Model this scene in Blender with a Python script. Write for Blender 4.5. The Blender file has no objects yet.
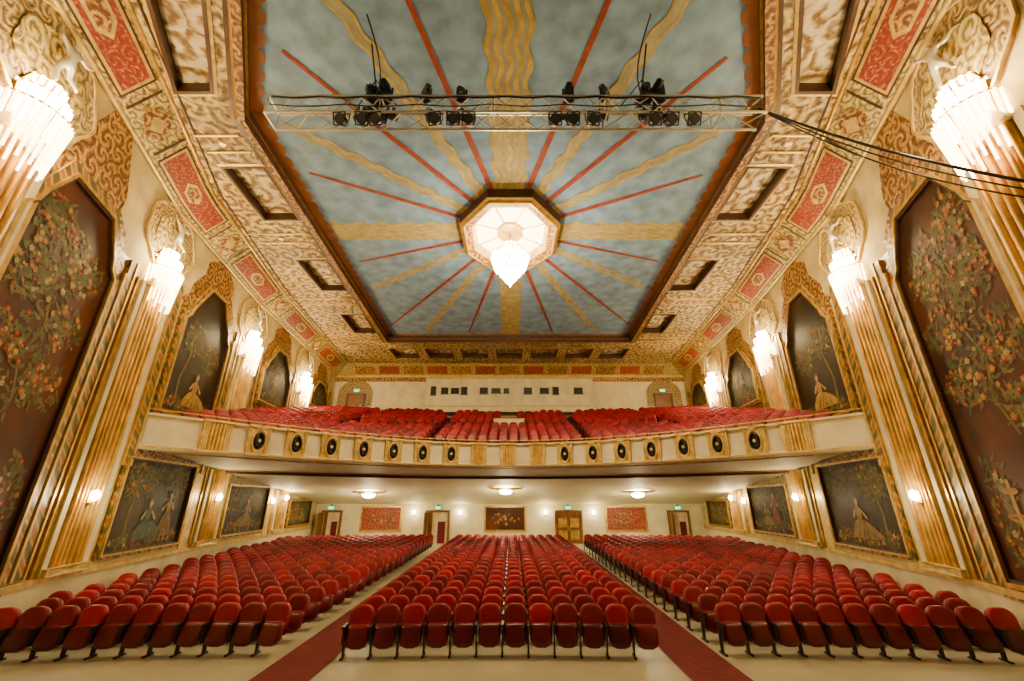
import bpy, bmesh, math, random
import numpy as np
from mathutils import Vector, Matrix
from mathutils.geometry import tessellate_polygon
random.seed(7)
Z0=3.05
C=bpy.context.scene.collection
# ------------------------------------------------------------ materials
def nt(name):
    m=bpy.data.materials.new(name); m.use_nodes=True
    t=m.node_tree; b=t.nodes['Principled BSDF']; return m,t,b
def N(t,typ,**k):
    n=t.nodes.new(typ)
    for a,v in k.items():
        if a.startswith('i_'): n.inputs[a[2:].replace('_',' ')].default_value=v
        else: setattr(n,a,v)
    return n
def ramp(t,fac,stops):
    r=t.nodes.new('ShaderNodeValToRGB'); e=r.color_ramp.elements
    while len(e)<len(stops): e.new(0.5)
    for i,(p,c) in enumerate(stops):
        e[i].position=p; e[i].color=(*c,1)
    t.links.new(fac,r.inputs[0]); return r.outputs[0]
def math_(t,op,a,b=None,c=None):
    n=t.nodes.new('ShaderNodeMath'); n.operation=op
    for i,v in enumerate((a,b,c)):
        if v is None: continue
        if isinstance(v,(int,float)): n.inputs[i].default_value=v
        else: t.links.new(v,n.inputs[i])
    return n.outputs[0]
def bumpit(t,b,h,s=0.3,d=0.03):
    n=t.nodes.new('ShaderNodeBump'); n.inputs['Strength'].default_value=s; n.inputs['Distance'].default_value=d
    t.links.new(h,n.inputs['Height']); t.links.new(n.outputs[0],b.inputs['Normal'])
def plain(name,c,rough=0.6,metal=0.0,var=0.25,scale=3.0,bump=0.0,spec=0.5):
    m,t,b=nt(name)
    tc=N(t,'ShaderNodeTexCoord'); no=N(t,'ShaderNodeTexNoise',i_Scale=scale,i_Detail=6.0)
    t.links.new(tc.outputs['Object'],no.inputs['Vector'])
    c2=tuple(x*(1-var) for x in c); c3=tuple(min(1,x*(1+var*0.5)) for x in c)
    t.links.new(ramp(t,no.outputs['Fac'],[(0.3,c2),(0.7,c3)]),b.inputs['Base Color'])
    b.inputs['Roughness'].default_value=rough; b.inputs['Metallic'].default_value=metal
    b.inputs['Specular IOR Level'].default_value=spec
    if bump: bumpit(t,b,no.outputs['Fac'],bump,0.02)
    return m
def ornate(name,stops,scale=1.2,K=16.0,arms=2.0,rough=0.5,metal=0.0,bump=0.5,rnd=0.55,dirt=0.35,sw=.27):
    """scroll-work: spirals grown inside voronoi cells"""
    m,t,b=nt(name)
    uv=N(t,'ShaderNodeUVMap'); mp=N(t,'ShaderNodeMapping'); mp.inputs['Scale'].default_value=(scale,scale,1)
    t.links.new(uv.outputs[0],mp.inputs['Vector'])
    no=N(t,'ShaderNodeTexNoise',i_Scale=1.3,i_Detail=2.0); t.links.new(mp.outputs[0],no.inputs['Vector'])
    sc=N(t,'ShaderNodeVectorMath',operation='SCALE'); sc.inputs['Scale'].default_value=0.45
    t.links.new(no.outputs['Color'],sc.inputs[0])
    ad=N(t,'ShaderNodeVectorMath',operation='ADD'); t.links.new(mp.outputs[0],ad.inputs[0]); t.links.new(sc.outputs[0],ad.inputs[1])
    v=N(t,'ShaderNodeTexVoronoi',voronoi_dimensions='2D'); v.inputs['Scale'].default_value=1.0; v.inputs['Randomness'].default_value=rnd
    t.links.new(ad.outputs[0],v.inputs['Vector'])
    su=N(t,'ShaderNodeVectorMath',operation='SUBTRACT'); t.links.new(ad.outputs[0],su.inputs[0]); t.links.new(v.outputs['Position'],su.inputs[1])
    sp=N(t,'ShaderNodeSeparateXYZ'); t.links.new(su.outputs[0],sp.inputs[0])
    an=math_(t,'ARCTAN2',sp.outputs['Y'],sp.outputs['X'])
    ph=math_(t,'ADD',math_(t,'MULTIPLY',v.outputs['Distance'],K),math_(t,'MULTIPLY',an,arms))
    s=math_(t,'SINE',ph)
    n2=N(t,'ShaderNodeTexNoise',i_Scale=6.0,i_Detail=5.0); t.links.new(mp.outputs[0],n2.inputs['Vector'])
    s2=math_(t,'ADD',math_(t,'MULTIPLY',s,sw),math_(t,'MULTIPLY',n2.outputs['Fac'],1.0))
    h=math_(t,'ADD',s2,-0.0)
    col=ramp(t,h,stops)
    n3=N(t,'ShaderNodeTexNoise',i_Scale=0.45,i_Detail=4.0); t.links.new(uv.outputs[0],n3.inputs['Vector'])
    dk=ramp(t,n3.outputs['Fac'],[(0.3,(1-dirt,1-dirt*1.15,1-dirt*1.4)),(0.65,(1,1,1))])
    mx=N(t,'ShaderNodeMix',data_type='RGBA',blend_type='MULTIPLY'); mx.inputs['Factor'].default_value=1
    t.links.new(col,mx.inputs['A']); t.links.new(dk,mx.inputs['B']); t.links.new(mx.outputs['Result'],b.inputs['Base Color'])
    b.inputs['Roughness'].default_value=rough; b.inputs['Metallic'].default_value=metal
    if bump: bumpit(t,b,h,bump,0.06)
    return m
def emis(name,c,s):
    m,t,b=nt(name); b.inputs['Base Color'].default_value=(*c,1)
    b.inputs['Emission Color'].default_value=(*c,1); b.inputs['Emission Strength'].default_value=s
    return m

M={}
M['cream']=plain('cream_plaster',(0.62,0.49,0.21),0.75,var=0.30,scale=1.2,spec=.2)
M['white']=plain('white_plaster',(0.72,0.64,0.39),0.65,var=0.18,scale=1.5,spec=.3)
M['soffit']=plain('soffit_plaster',(0.72,0.66,0.44),0.65,var=0.12,scale=0.8,spec=.3)
M['beige']=ornate('gilded_beige_scrollwork',[(0.22,(0.12,0.058,0.010)),(0.42,(0.37,0.235,0.06)),(0.58,(0.61,0.45,0.155)),(0.82,(0.87,0.75,0.40))],1.25,13,2,bump=1.0,sw=.24,dirt=.45)
M['beige2']=ornate('coffer_scrollwork',[(0.2,(0.22,0.12,0.04)),(0.42,(0.54,0.39,0.16)),(0.60,(0.82,0.71,0.43)),(0.85,(0.92,0.85,0.62))],1.1,12,1,bump=1.0)
M['rust']=ornate('rust_scrollwork',[(0.25,(0.12,0.036,0.007)),(0.5,(0.30,0.125,0.017)),(0.66,(0.46,0.24,0.04)),(0.88,(0.66,0.45,0.12))],2.0,14,2,bump=0.35)
M['tan']=ornate('medallion_scrollwork',[(0.2,(0.18,0.10,0.025)),(0.5,(0.38,0.255,0.08)),(0.85,(0.60,0.46,0.19))],2.2,16,3,bump=0.6)
M['frieze']=ornate('frieze_scrollwork',[(0.22,(0.19,0.13,0.022)),(0.45,(0.42,0.315,0.07)),(0.65,(0.60,0.46,0.13)),(0.9,(0.76,0.65,0.29))],2.2,14,1,bump=0.45)
M['redp']=ornate('red_cartouche_scrollwork',[(0.25,(0.24,0.020,0.006)),(0.66,(0.34,0.048,0.010)),(0.78,(0.48,0.22,0.045)),(0.95,(0.64,0.43,0.11))],2.2,15,2,bump=0.25,sw=.22)
M['gold']=plain('antique_gold',(0.66,0.40,0.06),0.36,0.55,0.4,4,0.1)
M['gold2']=plain('pale_gold',(0.68,0.48,0.13),0.42,0.3,0.35,4)
M['reed']=plain('gilt_fluting',(0.65,0.37,0.05),0.36,0.55,0.45,2.0,0.1)
M['groove']=plain('fluting_groove',(0.17,0.075,0.012),0.6,0.0,0.4,2.0)
M['brown']=plain('dark_walnut_trim',(0.06,0.02,0.007),0.45,0,0.4,5)
M['wood']=plain('polished_brown_wood',(0.20,0.078,0.012),0.42,0,0.5,1.6)
M['scallop']=plain('painted_orange_scallop',(0.38,0.13,0.02),0.6,0,0.3,2)
M['blue']=plain('painted_sky_blue',(0.235,0.375,0.56),0.8,0,0.36,1.8,spec=.2)
M['ray_r']=plain('painted_red_ray',(0.34,0.06,0.022),0.7,0,0.4,3,spec=.2)
M['ray_g']=plain('painted_gold_ray',(0.60,0.41,0.08),0.7,0,0.4,3,spec=.2)
M['ray_b']=plain('painted_ochre_ray',(0.38,0.38,0.25),0.7,0,0.3,2,spec=.2)
M['floor']=plain('worn_concrete',(0.42,0.39,0.26),0.4,0,0.2,0.8)
M['carpet']=plain('red_carpet',(0.13,0.006,0.010),0.9,0,0.35,6,0.2)
M['black']=plain('black_metal',(0.012,0.012,0.014),0.4,0.3,0.2,5)
M['iron']=plain('cast_iron',(0.03,0.02,0.018),0.4,0.5,0.3,5)
M['alu']=plain('aluminium',(0.62,0.58,0.46),0.35,0.5,0.1,5)
M['silver']=plain('silver_leaf',(0.8,0.75,0.6),0.3,0.5,0.2,5)
M['crystal']=emis('lit_crystal',(1.0,0.82,0.48),60)
M['crystal2']=emis('lit_frosted_glass',(1.0,0.74,0.36),15)
M['glow']=emis('lit_dome_glass',(1.0,0.80,0.44),9)
M['bulb']=emis('lit_bulb',(1.0,0.84,0.52),90)
M['green']=emis('exit_sign_green',(0.05,0.9,0.35),2.5)
M['ind']=plain('lobby_wall',(0.7,0.54,0.28),0.8)
M['lens']=plain('glass_lens',(0.05,0.05,0.06),0.1)
for k,c in dict(leaf=(0.085,0.10,0.03),leaf2=(0.17,0.14,0.035),orange=(0.42,0.15,0.03),cr=(0.42,0.32,0.15),redf=(0.30,0.035,0.018),goldp=(0.42,0.25,0.04),skin=(0.5,0.30,0.15),drab=(0.13,0.10,0.045),ochre=(0.27,0.17,0.05),teal=(0.08,0.12,0.09)).items():
    M[k]=plain('mural_paint_'+k,c,0.6,0,0.4,4,spec=.25)
def mural_mat(name,a,b_,c):
    m,t,b=nt(name)
    tc=N(t,'ShaderNodeTexCoord'); no=N(t,'ShaderNodeTexNoise',i_Scale=0.55,i_Detail=6.0); no.inputs['Distortion'].default_value=0.6
    t.links.new(tc.outputs['Object'],no.inputs['Vector'])
    col=ramp(t,no.outputs['Fac'],[(0.3,a),(0.52,b_),(0.75,c)])
    t.links.new(col,b.inputs['Base Color']); b.inputs['Roughness'].default_value=0.5; b.inputs['Specular IOR Level'].default_value=.2
    return m
M['muralA']=mural_mat('mural_brown_canvas',(0.030,0.010,0.004),(0.075,0.020,0.005),(0.14,0.042,0.009))
M['muralB']=mural_mat('mural_dusk_canvas',(0.014,0.011,0.006),(0.034,0.022,0.009),(0.075,0.045,0.015))
def rope_mat():
    m,t,b=nt('painted_leaf_band')
    uv=N(t,'ShaderNodeUVMap'); w=N(t,'ShaderNodeTexWave',wave_type='BANDS',bands_direction='DIAGONAL')
    w.inputs['Scale'].default_value=1.1; w.inputs['Distortion'].default_value=3.5; w.inputs['Detail'].default_value=2
    t.links.new(uv.outputs[0],w.inputs['Vector'])
    t.links.new(ramp(t,w.outputs['Fac'],[(0.15,(0.10,0.085,0.02)),(0.45,(0.28,0.18,0.035)),(0.6,(0.55,0.38,0.10)),(0.9,(0.33,0.13,0.02))]),b.inputs['Base Color'])
    b.inputs['Roughness'].default_value=0.45; bumpit(t,b,w.outputs['Fac'],0.3,0.03); return m
M['rope']=rope_mat()
def seat_mat(name,c1,c2,rough,sheen,spec):
    m,t,b=nt(name)
    g=N(t,'ShaderNodeNewGeometry')
    col=ramp(t,g.outputs['Random Per Island'],[(0.0,c1),(1.0,c2)])
    t.links.new(col,b.inputs['Base Color']); b.inputs['Roughness'].default_value=rough; b.inputs['Specular IOR Level'].default_value=spec
    b.inputs['Sheen Weight'].default_value=sheen; b.inputs['Sheen Tint'].default_value=(1,0.1,0.1,1); return m
M['velvet']=seat_mat('red_velvet',(0.16,0.0,0.005),(0.36,0.001,0.012),0.42,0.04,.4)
M['seatpan']=seat_mat('seat_pan_red',(0.06,0.0,0.003),(0.13,0.001,0.007),0.28,0.0,.5)

# ------------------------------------------------------------ mesh builder
class MB:
    def __init__(s): s.v=[]; s.f=[]; s.m=[]; s.mats=[]
    def mi(s,k):
        if k not in s.mats: s.mats.append(k)
        return s.mats.index(k)
    def add(s,vs,fs,k):
        o=len(s.v); s.v+= [tuple(p) for p in vs]; i=s.mi(k)
        for f in fs: s.f.append(tuple(o+a for a in f)); s.m.append(i)
    def box(s,c,d,k,rz=0):
        x,y,z=d[0]/2,d[1]/2,d[2]/2; R=Matrix.Rotation(rz,3,'Z'); c=Vector(c)
        vs=[c+R@Vector((a*x,b*y,e*z)) for e in(-1,1) for a,b in((-1,-1),(1,-1),(1,1),(-1,1))]
        s.add(vs,[(3,2,1,0),(4,5,6,7),(0,1,5,4),(1,2,6,5),(2,3,7,6),(3,0,4,7)],k)
    def cyl(s,a,b,r1,k,r2=None,n=8,cap=True):
        if r2 is None: r2=r1
        a=Vector(a); b=Vector(b); d=(b-a)
        if d.length<1e-6: return
        d.normalize(); u=d.orthogonal().normalized(); w=d.cross(u)
        vs=[]
        for p,r in((a,r1),(b,r2)):
            for i in range(n):
                t=2*math.pi*i/n; vs.append(p+u*(r*math.cos(t))+w*(r*math.sin(t)))
        fs=[(i,(i+1)%n,n+(i+1)%n,n+i) for i in range(n)]
        if cap: fs+=[tuple(range(n-1,-1,-1)),tuple(range(n,2*n))]
        s.add(vs,fs,k)
    def lathe(s,c,prof,k,n=16,sy=1.0):
        vs=[];fs=[]
        for r,z in prof:
            for i in range(n):
                t=2*math.pi*(i+.5)/n; vs.append((c[0]+r*math.cos(t),c[1]+r*sy*math.sin(t),c[2]+z))
        for j in range(len(prof)-1):
            for i in range(n): fs.append((j*n+i,j*n+(i+1)%n,(j+1)*n+(i+1)%n,(j+1)*n+i))
        s.add(vs,fs,k)
    def gem(s,c,r,h,k):
        x,y,z=c
        s.add([(x,y,z+h*.3),(x+r,y,z),(x,y+r,z),(x-r,y,z),(x,y-r,z),(x,y,z-h*.7)],[(0,1,2),(0,2,3),(0,3,4),(0,4,1),(5,2,1),(5,3,2),(5,4,3),(5,1,4)],k)
    def obj(s,name,parent=None,smooth=None):
        me=bpy.data.meshes.new(name); me.from_pydata(s.v,[],s.f)
        for k in s.mats: me.materials.append(M[k])
        me.polygons.foreach_set('material_index',s.m)
        uv=me.uv_layers.new(name='UVMap').data
        vv=me.vertices
        for p in me.polygons:
            n=p.normal
            if abs(n.z)>0.75:
                for li in p.loop_indices:
                    q=vv[me.loops[li].vertex_index].co; uv[li].uv=(q.x,q.y)
            else:
                if abs(n.x)>abs(n.y):
                    for li in p.loop_indices:
                        q=vv[me.loops[li].vertex_index].co; uv[li].uv=(q.y,q.z-abs(q.x) if abs(n.z)>.4 else q.z)
                else:
                    for li in p.loop_indices:
                        q=vv[me.loops[li].vertex_index].co; uv[li].uv=(q.x,q.z-q.y if abs(n.z)>.4 else q.z)
        if smooth is not None:
            me.shade_smooth(); me.set_sharp_from_angle(angle=math.radians(smooth))
        o=bpy.data.objects.new(name,me); C.objects.link(o)
        if parent: o.parent=parent
        return o
def empty(name,loc=(0,0,0)):
    o=bpy.data.objects.new(name,None); o.location=loc; C.objects.link(o); o.empty_display_size=.2; return o
def tube(name,pts,r,k,parent=None,closed=False,res=2):
    cu=bpy.data.curves.new(name,'CURVE'); cu.dimensions='3D'; sp=cu.splines.new('POLY'); sp.points.add(len(pts)-1)
    for p,q in zip(sp.points,pts): p.co=(*q,1)
    sp.use_cyclic_u=closed; cu.bevel_depth=r; cu.bevel_resolution=res; cu.materials.append(M[k])
    o=bpy.data.objects.new(name,cu); C.objects.link(o)
    if parent: o.parent=parent
    return o
def plight(name,loc,e,col=(1,0.75,0.36),r=0.25,parent=None):
    l=bpy.data.lights.new(name,'POINT'); l.energy=e; l.color=col; l.shadow_soft_size=r
    o=bpy.data.objects.new(name,l); o.location=loc; C.objects.link(o)
    if parent: o.parent=parent
    return o

# ------------------------------------------------------------ room plan
NODES=[(-1.0,6.85),(12.2,11.6),(19.4,12.9),(26.6,13.6),(33.0,14.2)]
def wallx(y):
    for (y0,x0),(y1,x1) in zip(NODES,NODES[1:]):
        if y<=y1: return x0+(x1-x0)*(y-y0)/(y1-y0)
    return x1+(y-33)*.1
PY=[6.1,12.2,19.4,26.6]
REAR=33.0; TOP=10.3; BLUE=10.65
def P(s,y,z,o=0.0): return (s*(wallx(y)-o),y,z)
def floorz(y): return -3.05 if y<10.9 else -3.05+.15*(y-10.9)/20
XE=11.9
def yf(x): return 22-.058*x*x
def bal_xy(f,t):
    y0=yf(f*XE); y=y0+t*(REAR-y0)
    return f*(wallx(y) if t>0 else XE+.02), y
def bal_t(x,y):
    f=x/wallx(y); y0=yf(f*XE); return (y-y0)/(REAR-y0)
def top_z(t): return 2.0+4.1*t
def bot_z(t): return 1.62-1.87*max(t,0)**1.3

def prism(mb,s,pts,o0,o1,k,ks=None):
    n=len(pts); cy=sum(p[0] for p in pts)/n; cz=sum(p[1] for p in pts)/n
    vs=[P(s,y,z,o0) for y,z in pts]+[P(s,y,z,o1) for y,z in pts]+[P(s,cy,cz,o1)]
    mb.add(vs,[(n+i,n+(i+1)%n,2*n) for i in range(n)],k)
    mb.add(vs,[(i,(i+1)%n,n+(i+1)%n,n+i) for i in range(n)],ks or k)
def ringp(mb,s,pa,pb,o0,o1,k):
    n=len(pa)
    vs=[P(s,y,z,o1) for y,z in pa]+[P(s,y,z,o1) for y,z in pb]+[P(s,y,z,o0) for y,z in pa]+[P(s,y,z,o0) for y,z in pb]
    fs=[]
    for i in range(n):
        j=(i+1)%n; fs+=[(i,j,n+j,n+i),(2*n+i,2*n+j,j,i),(3*n+i,n+i,n+j,3*n+j)]
    mb.add(vs,fs,k)

# ------------------------------------------------------------ floor
mb=MB()
ys=[-1,5,10.9]+[10.9+2.21*i for i in range(1,11)]
vs=[];fs=[]
for y in ys:
    w=wallx(min(y,33))+.2; vs+=[(-w,y,floorz(y)),(w,y,floorz(y))]
fs=[(2*i,2*i+1,2*i+3,2*i+2) for i in range(len(ys)-1)]
mb.add(vs,fs,'floor'); floor=mb.obj('floor')
for s in(-1,1):
    mb=MB()
    vs=[];n=24
    for i in range(n+1):
        y=8.0+(32.7-8.0)*i/n
        for dx in(3.45,4.55): vs.append((s*dx,y,floorz(y)+.012))
    mb.add(vs,[(2*i,2*i+1,2*i+3,2*i+2) for i in range(n)],'carpet'); mb.obj('aisle_carpet')
mb=MB(); mb.box((0,1.2,-2.3),(13,4.0,1.5),'wood'); mb.box((0,1.2,-1.53),(13.1,4.1,.06),'brown'); mb.obj('stage')

# ------------------------------------------------------------ walls
def octshape(yc,hw,zb,zs,zt,tw,e=0.0):
    hw+=e; zb-=e; zt+=e; tw+=e*.5
    return [(yc-hw,zb),(yc+hw,zb),(yc+hw,zs),(yc+hw*.86,zs+.22),(yc+hw*.80,zs+.5),(yc+tw,zt),(yc-tw,zt),(yc-hw*.80,zs+.5),(yc-hw*.86,zs+.22),(yc-hw,zs)]
def leafpoly(mb,s,y,z,a,L,w,k,o):
    ca,sa=math.cos(a),math.sin(a)
    pts=[(0,0),(L*.35,w),(L*.75,w*.7),(L,0),(L*.75,-w*.7),(L*.35,-w)]
    mb.add([P(s,y+u*ca-v*sa,z+u*sa+v*ca,o) for u,v in pts],[tuple(range(6))],k)
def flower(mb,s,y,z,r,k,o):
    n=10; vs=[]
    for i in range(n):
        t=2*math.pi*i/n; rr=r*(1 if i%2 else .68); vs.append(P(s,y+rr*math.cos(t),z+rr*math.sin(t),o))
    mb.add(vs,[tuple(range(n))],k)
    mb.add([P(s,y+r*.3*math.cos(2*math.pi*i/6),z+r*.3*math.sin(2*math.pi*i/6),o+.006) for i in range(6)],[tuple(range(6))],'goldp' if k!='goldp' else 'cr')
def bush(mb,s,y,z,R,n,o,h=1.0,fl=.3,lim=None):
    for i in range(n):
        a=random.uniform(0,2*math.pi); r=R*math.sqrt(random.random())
        yy=y+r*math.cos(a); zz=z+r*h*math.sin(a)
        if lim and abs(yy-lim[0])>lim[1]-.2: continue
        if random.random()<fl: flower(mb,s,yy,zz,random.uniform(.04,.095),random.choice(['orange','cr','redf','goldp','redf','orange']),o+random.uniform(.004,.01))
        else: leafpoly(mb,s,yy,zz,random.uniform(0,6.28),random.uniform(.14,.30),random.uniform(.025,.055),random.choice(['leaf','leaf','leaf2','drab','drab']),o+random.uniform(0,.004))
def stroke(mb,s,pts,w,k,o):
    for (y0,z0),(y1,z1) in zip(pts,pts[1:]):
        d=math.hypot(y1-y0,z1-z0) or 1; nx,nz=-(z1-z0)/d*w,(y1-y0)/d*w
        mb.add([P(s,y0+nx,z0+nz,o),P(s,y1+nx,z1+nz,o),P(s,y1-nx,z1-nz,o),P(s,y0-nx,z0-nz,o)],[(0,1,2,3)],k)
def lady(mb,s,y,z,h,o,k1='goldp',k2='cr',flip=1,seated=False):
    def q(pts,k,oo=0): mb.add([P(s,y+flip*a*h,z+b*h,o+oo) for a,b in pts],[tuple(range(len(pts)))],k)
    if seated:
        q([(-.35,0),(.55,0),(.60,.08),(.42,.22),(.20,.32),(-.04,.38),(-.20,.30),(-.34,.14)],k1)
        for i in range(4): q([(-.2+i*.18,.02),(-.15+i*.18,.02),(.02+i*.08,.30-i*.03),(.0+i*.08,.30-i*.03)],k2,.004)
        dz=-.16
    else:
        q([(-.22,0),(.22,0),(.26,.10),(.20,.34),(.09,.52),(-.06,.52),(-.16,.36),(-.24,.12)],k1)
        for i in range(5): q([(-.18+i*.09,.02),(-.15+i*.09,.02),(-.03+i*.03,.48),(-.05+i*.03,.48)],k2,.004)
        dz=0
    def r(pts,k,oo): q([(a,b+dz) for a,b in pts],k,oo)
    r([(-.07,.50),(.09,.50),(.11,.66),(.06,.76),(-.05,.76),(-.09,.66)],k1,.006)
    r([(.08,.72),(.12,.70),(.28,.56),(.27,.52),(.20,.54)],'skin',.008)
    r([(-.08,.72),(-.12,.70),(-.22,.56),(-.18,.52),(-.12,.58)],'skin',.008)
    r([(-.02,.75),(.03,.75),(.03,.80),(-.02,.80)],'skin',.008)
    r([(.065*math.cos(t*.7854)+.01,.86+.075*math.sin(t*.7854)) for t in range(8)],'skin',.010)
    r([(-.07,.84),(-.05,.93),(.01,.97),(.07,.93),(.05,.90),(-.02,.90),(-.04,.82)],'drab',.012)
def mural(s,shape,k,content,name='wall_mural',fr='gold',rw=.14):
    e=empty(name); mb=MB()
    prism(mb,s,shape(0),.03,.07,k); content(mb,s,.075); mb.obj('canvas',e)
    mb=MB(); ringp(mb,s,shape(0),shape(.07),.02,.15,'brown'); ringp(mb,s,shape(.07),shape(.16),.02,.19,fr); ringp(mb,s,shape(.16),shape(.16+rw),.02,.12,'rope'); mb.obj('frame',e)

for s in(-1,1):
    side='right' if s>0 else 'left'
    mb=MB(); ny=[a for a,_ in NODES]; vs=[]
    for y in ny: vs+=[P(s,y,-3.3),P(s,y,10.6)]
    mb.add(vs,[(2*i,2*i+2,2*i+3,2*i+1) for i in range(len(ny)-1)],'cream'); mb.obj('wall_'+side)
    mb=MB()
    for (y0,_),(y1,_) in zip(NODES,NODES[1:]):
        prism(mb,s,[(y0,-3.2),(y1,-3.2),(y1,-1.85),(y0,-1.85)],0,.05,'white')
        prism(mb,s,[(y0,-1.9),(y1,-1.9),(y1,-1.76),(y0,-1.76)],0,.13,'gold2')
        prism(mb,s,[(y0,-3.2),(y1,-3.2),(y1,-2.95),(y0,-2.95)],.0,.08,'brown')
    mb.obj('baseboard_'+side)
    mb=MB()
    bays=[(8.45,1.55,-1.55,5.6,6.9,.75),(15.8,1.6,3.0,6.3,7.9,.5),(23.0,1.6,5.0,6.5,7.9,.5),(29.9,1.5,6.3,6.9,7.9,.5)]
    for bi,(yc,hw,zb,zs,zt,tw) in enumerate(bays):
        W=hw+.62
        zlow=-1.72 if bi==0 else 1.0
        a_=(PY[bi]+.95); b_=(PY[bi+1]-.95) if bi<3 else 32.9
        prism(mb,s,[(a_,zlow),(b_,zlow),(b_,6.6),(a_,6.6)],0,.015,'wood')
        prism(mb,s,[(yc-W,zlow),(yc+W,zlow),(yc+W,zs+.5),(yc+W*.78,zs+1.0),(yc+W*.78,zs+1.4),(yc+W*.5,zt+.55),(yc+W*.5,zt+1.1),(yc+W*.2,9.45),(yc-W*.2,9.45),(yc-W*.5,zt+1.1),(yc-W*.5,zt+.55),(yc-W*.78,zs+1.4),(yc-W*.78,zs+1.0),(yc-W,zs+.5)],0,.03,'rust')
        for sg in(-1,1):
            yb=yc+sg*(W+.14)
            prism(mb,s,[(yb-.13,zlow),(yb+.13,zlow),(yb+.13,zs+1.0),(yb-.13,zs+1.0)],0,.10,'rope')
            yb=yc+sg*(W+.32)
            prism(mb,s,[(yb-.04,zlow),(yb+.04,zlow),(yb+.04,zs+1.05),(yb-.04,zs+1.05)],0,.13,'gold')
            yb=yc+sg*(W-.06)
            prism(mb,s,[(yb-.04,zlow),(yb+.04,zlow),(yb+.04,zs+.5),(yb-.04,zs+.5)],0,.12,'gold2')
    mb.obj('trim_'+('1' if s<0 else '2'))
    def c0(mb,s,o):
        yc=8.45; L=(yc,1.55)
        stem=[(yc-.2,1.2),(yc+.1,2.0),(yc-.15,2.8),(yc+.15,3.6),(yc-.1,4.6),(yc+.1,5.6)]
        stroke(mb,s,stem,.03,'leaf2',o)
        for i in range(7):
            z=1.4+i*.7; d=1 if i%2 else -1
            stroke(mb,s,[(yc,z),(yc+d*.4,z+.3),(yc+d*.95,z+.25)],.018,'leaf2',o)
            bush(mb,s,yc+d*.75,z+.3,.6,110,o,.85,.20,L)
        bush(mb,s,yc,5.2,1.1,230,o,.8,.20,L); bush(mb,s,yc,3.0,.8,140,o,1.6,.22,L)
        bush(mb,s,yc-.1,-1.15,1.3,220,o,.28,.3,L); bush(mb,s,yc+.95,-.1,.45,110,o,2.2,.15,L); bush(mb,s,yc-1.0,.3,.4,90,o,2.2,.15,L)
        lady(mb,s,yc-.35,-1.2,2.3,o+.014,'ochre' if s>0 else 'orange','goldp',1)
        if s>0: lady(mb,s,yc-.95,-1.25,1.9,o+.03,'redf','ochre',-1)
        stroke(mb,s,[(yc+.65,-1.2),(yc+.65,.4)],.05,'goldp',o+.012)
        for r_,z_ in((.35,-1.0),(.3,-.3),(.2,.2)):
            pts=[(yc+.65+r_*math.cos(a),z_+r_*.35*math.sin(a)) for a in [math.pi+math.pi*j/8 for j in range(9)]]
            stroke(mb,s,pts,.035,'goldp',o+.013); stroke(mb,s,[pts[0],pts[-1]],.03,'orange',o+.013)
    sh=lambda e,b=bays[0]: octshape(*b,e=e)
    mural(s,sh,'muralA',c0,rw=.24)
    for bi in(1,2,3):
        yc,hw,zb,zs,zt,tw=bays[bi]
        def cc(mb,s,o,yc=yc,zb=zb,hw=hw,bi=bi,zt=zt):
            L=(yc,hw)
            bush(mb,s,yc,zb+.3,1.5,160,o,.18,.12,L)
            stroke(mb,s,[(yc-.9,zb+.3),(yc-1.0,zb+1.2),(yc-.7,zb+2.2),(yc-.9,zb+3.0)],.05,'leaf2',o)
            bush(mb,s,yc-.6,min(zb+2.8,zt-.9),.75,160,o,.8,.06,L); bush(mb,s,yc+.7,min(zb+2.4,zt-1.2),.65,120,o,.9,.06,L)
            if bi==1: lady(mb,s,yc+.1,zb+.3,1.7,o+.014,'goldp','leaf2',-1 if s>0 else 1,True)
            if bi==2: lady(mb,s,yc-.2,zb+.3,1.4,o+.014,'ochre','drab',1 if s>0 else -1,False)
        mural(s,(lambda e,b=bays[bi]: octshape(*b,e=e)),'muralB',cc)
    for li,(ya,yb,za,zt_,) in enumerate(((13.55,17.35,-1.45,1.2),(20.6,24.6,-1.45,.6),(28.0,31.6,-1.45,-.1))):
        shp=lambda e,a=ya,b=yb,c=za,d=zt_:[(a-e*.6,c-e*.6),(b+e*.6,c-e*.6),(b+e*.6,d+e*.6),(a-e*.6,d+e*.6)]
        def cl(mb,s,o,a=ya,b=yb,c=za,d=zt_,li=li):
            m=(a+b)/2; L=(m,(b-a)/2)
            bush(mb,s,m,c+.3,(b-a)*.47,220,o,.13,.12,L)
            bush(mb,s,a+.8,d-.6,.75,190,o,.7,.06,L); bush(mb,s,b-.8,d-.6,.75,160,o,.7,.06,L); bush(mb,s,m,d-.35,.7,90,o,.35,.05,L)
            stroke(mb,s,[(a+.8,c+.2),(a+.7,c+1.0),(a+.9,d-.7)],.05,'leaf2',o)
            st=(li+(s>0))%3; H=1.6 if d>0 else 1.0
            if st==0: lady(mb,s,m-.2,c+.25,H,o+.014,'teal','leaf2',1,True); lady(mb,s,m+.9,c+.3,H*.95,o+.014,'ochre','drab',-1,False)
            elif st==1: lady(mb,s,m+.1,c+.25,H*1.05,o+.014,'ochre','drab',-1,True)
            else: lady(mb,s,m-.6,c+.3,H,o+.014,'redf','ochre',1,False); lady(mb,s,m+.4,c+.25,H*.9,o+.014,'leaf2','cr',-1,True)
        mural(s,shp,'muralB',cl,'wall_mural')
    mb=MB()
    for a,b in((17.75,18.4),(20.0,20.25),(24.95,25.6),(27.3,27.7)):
        prism(mb,s,[(a,-1.75),(b,-1.75),(b,bot_z(bal_t(s*wallx(b)*.999,b))),(a,bot_z(bal_t(s*wallx(a)*.999,a)))],0,.05,'gold2')
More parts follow.
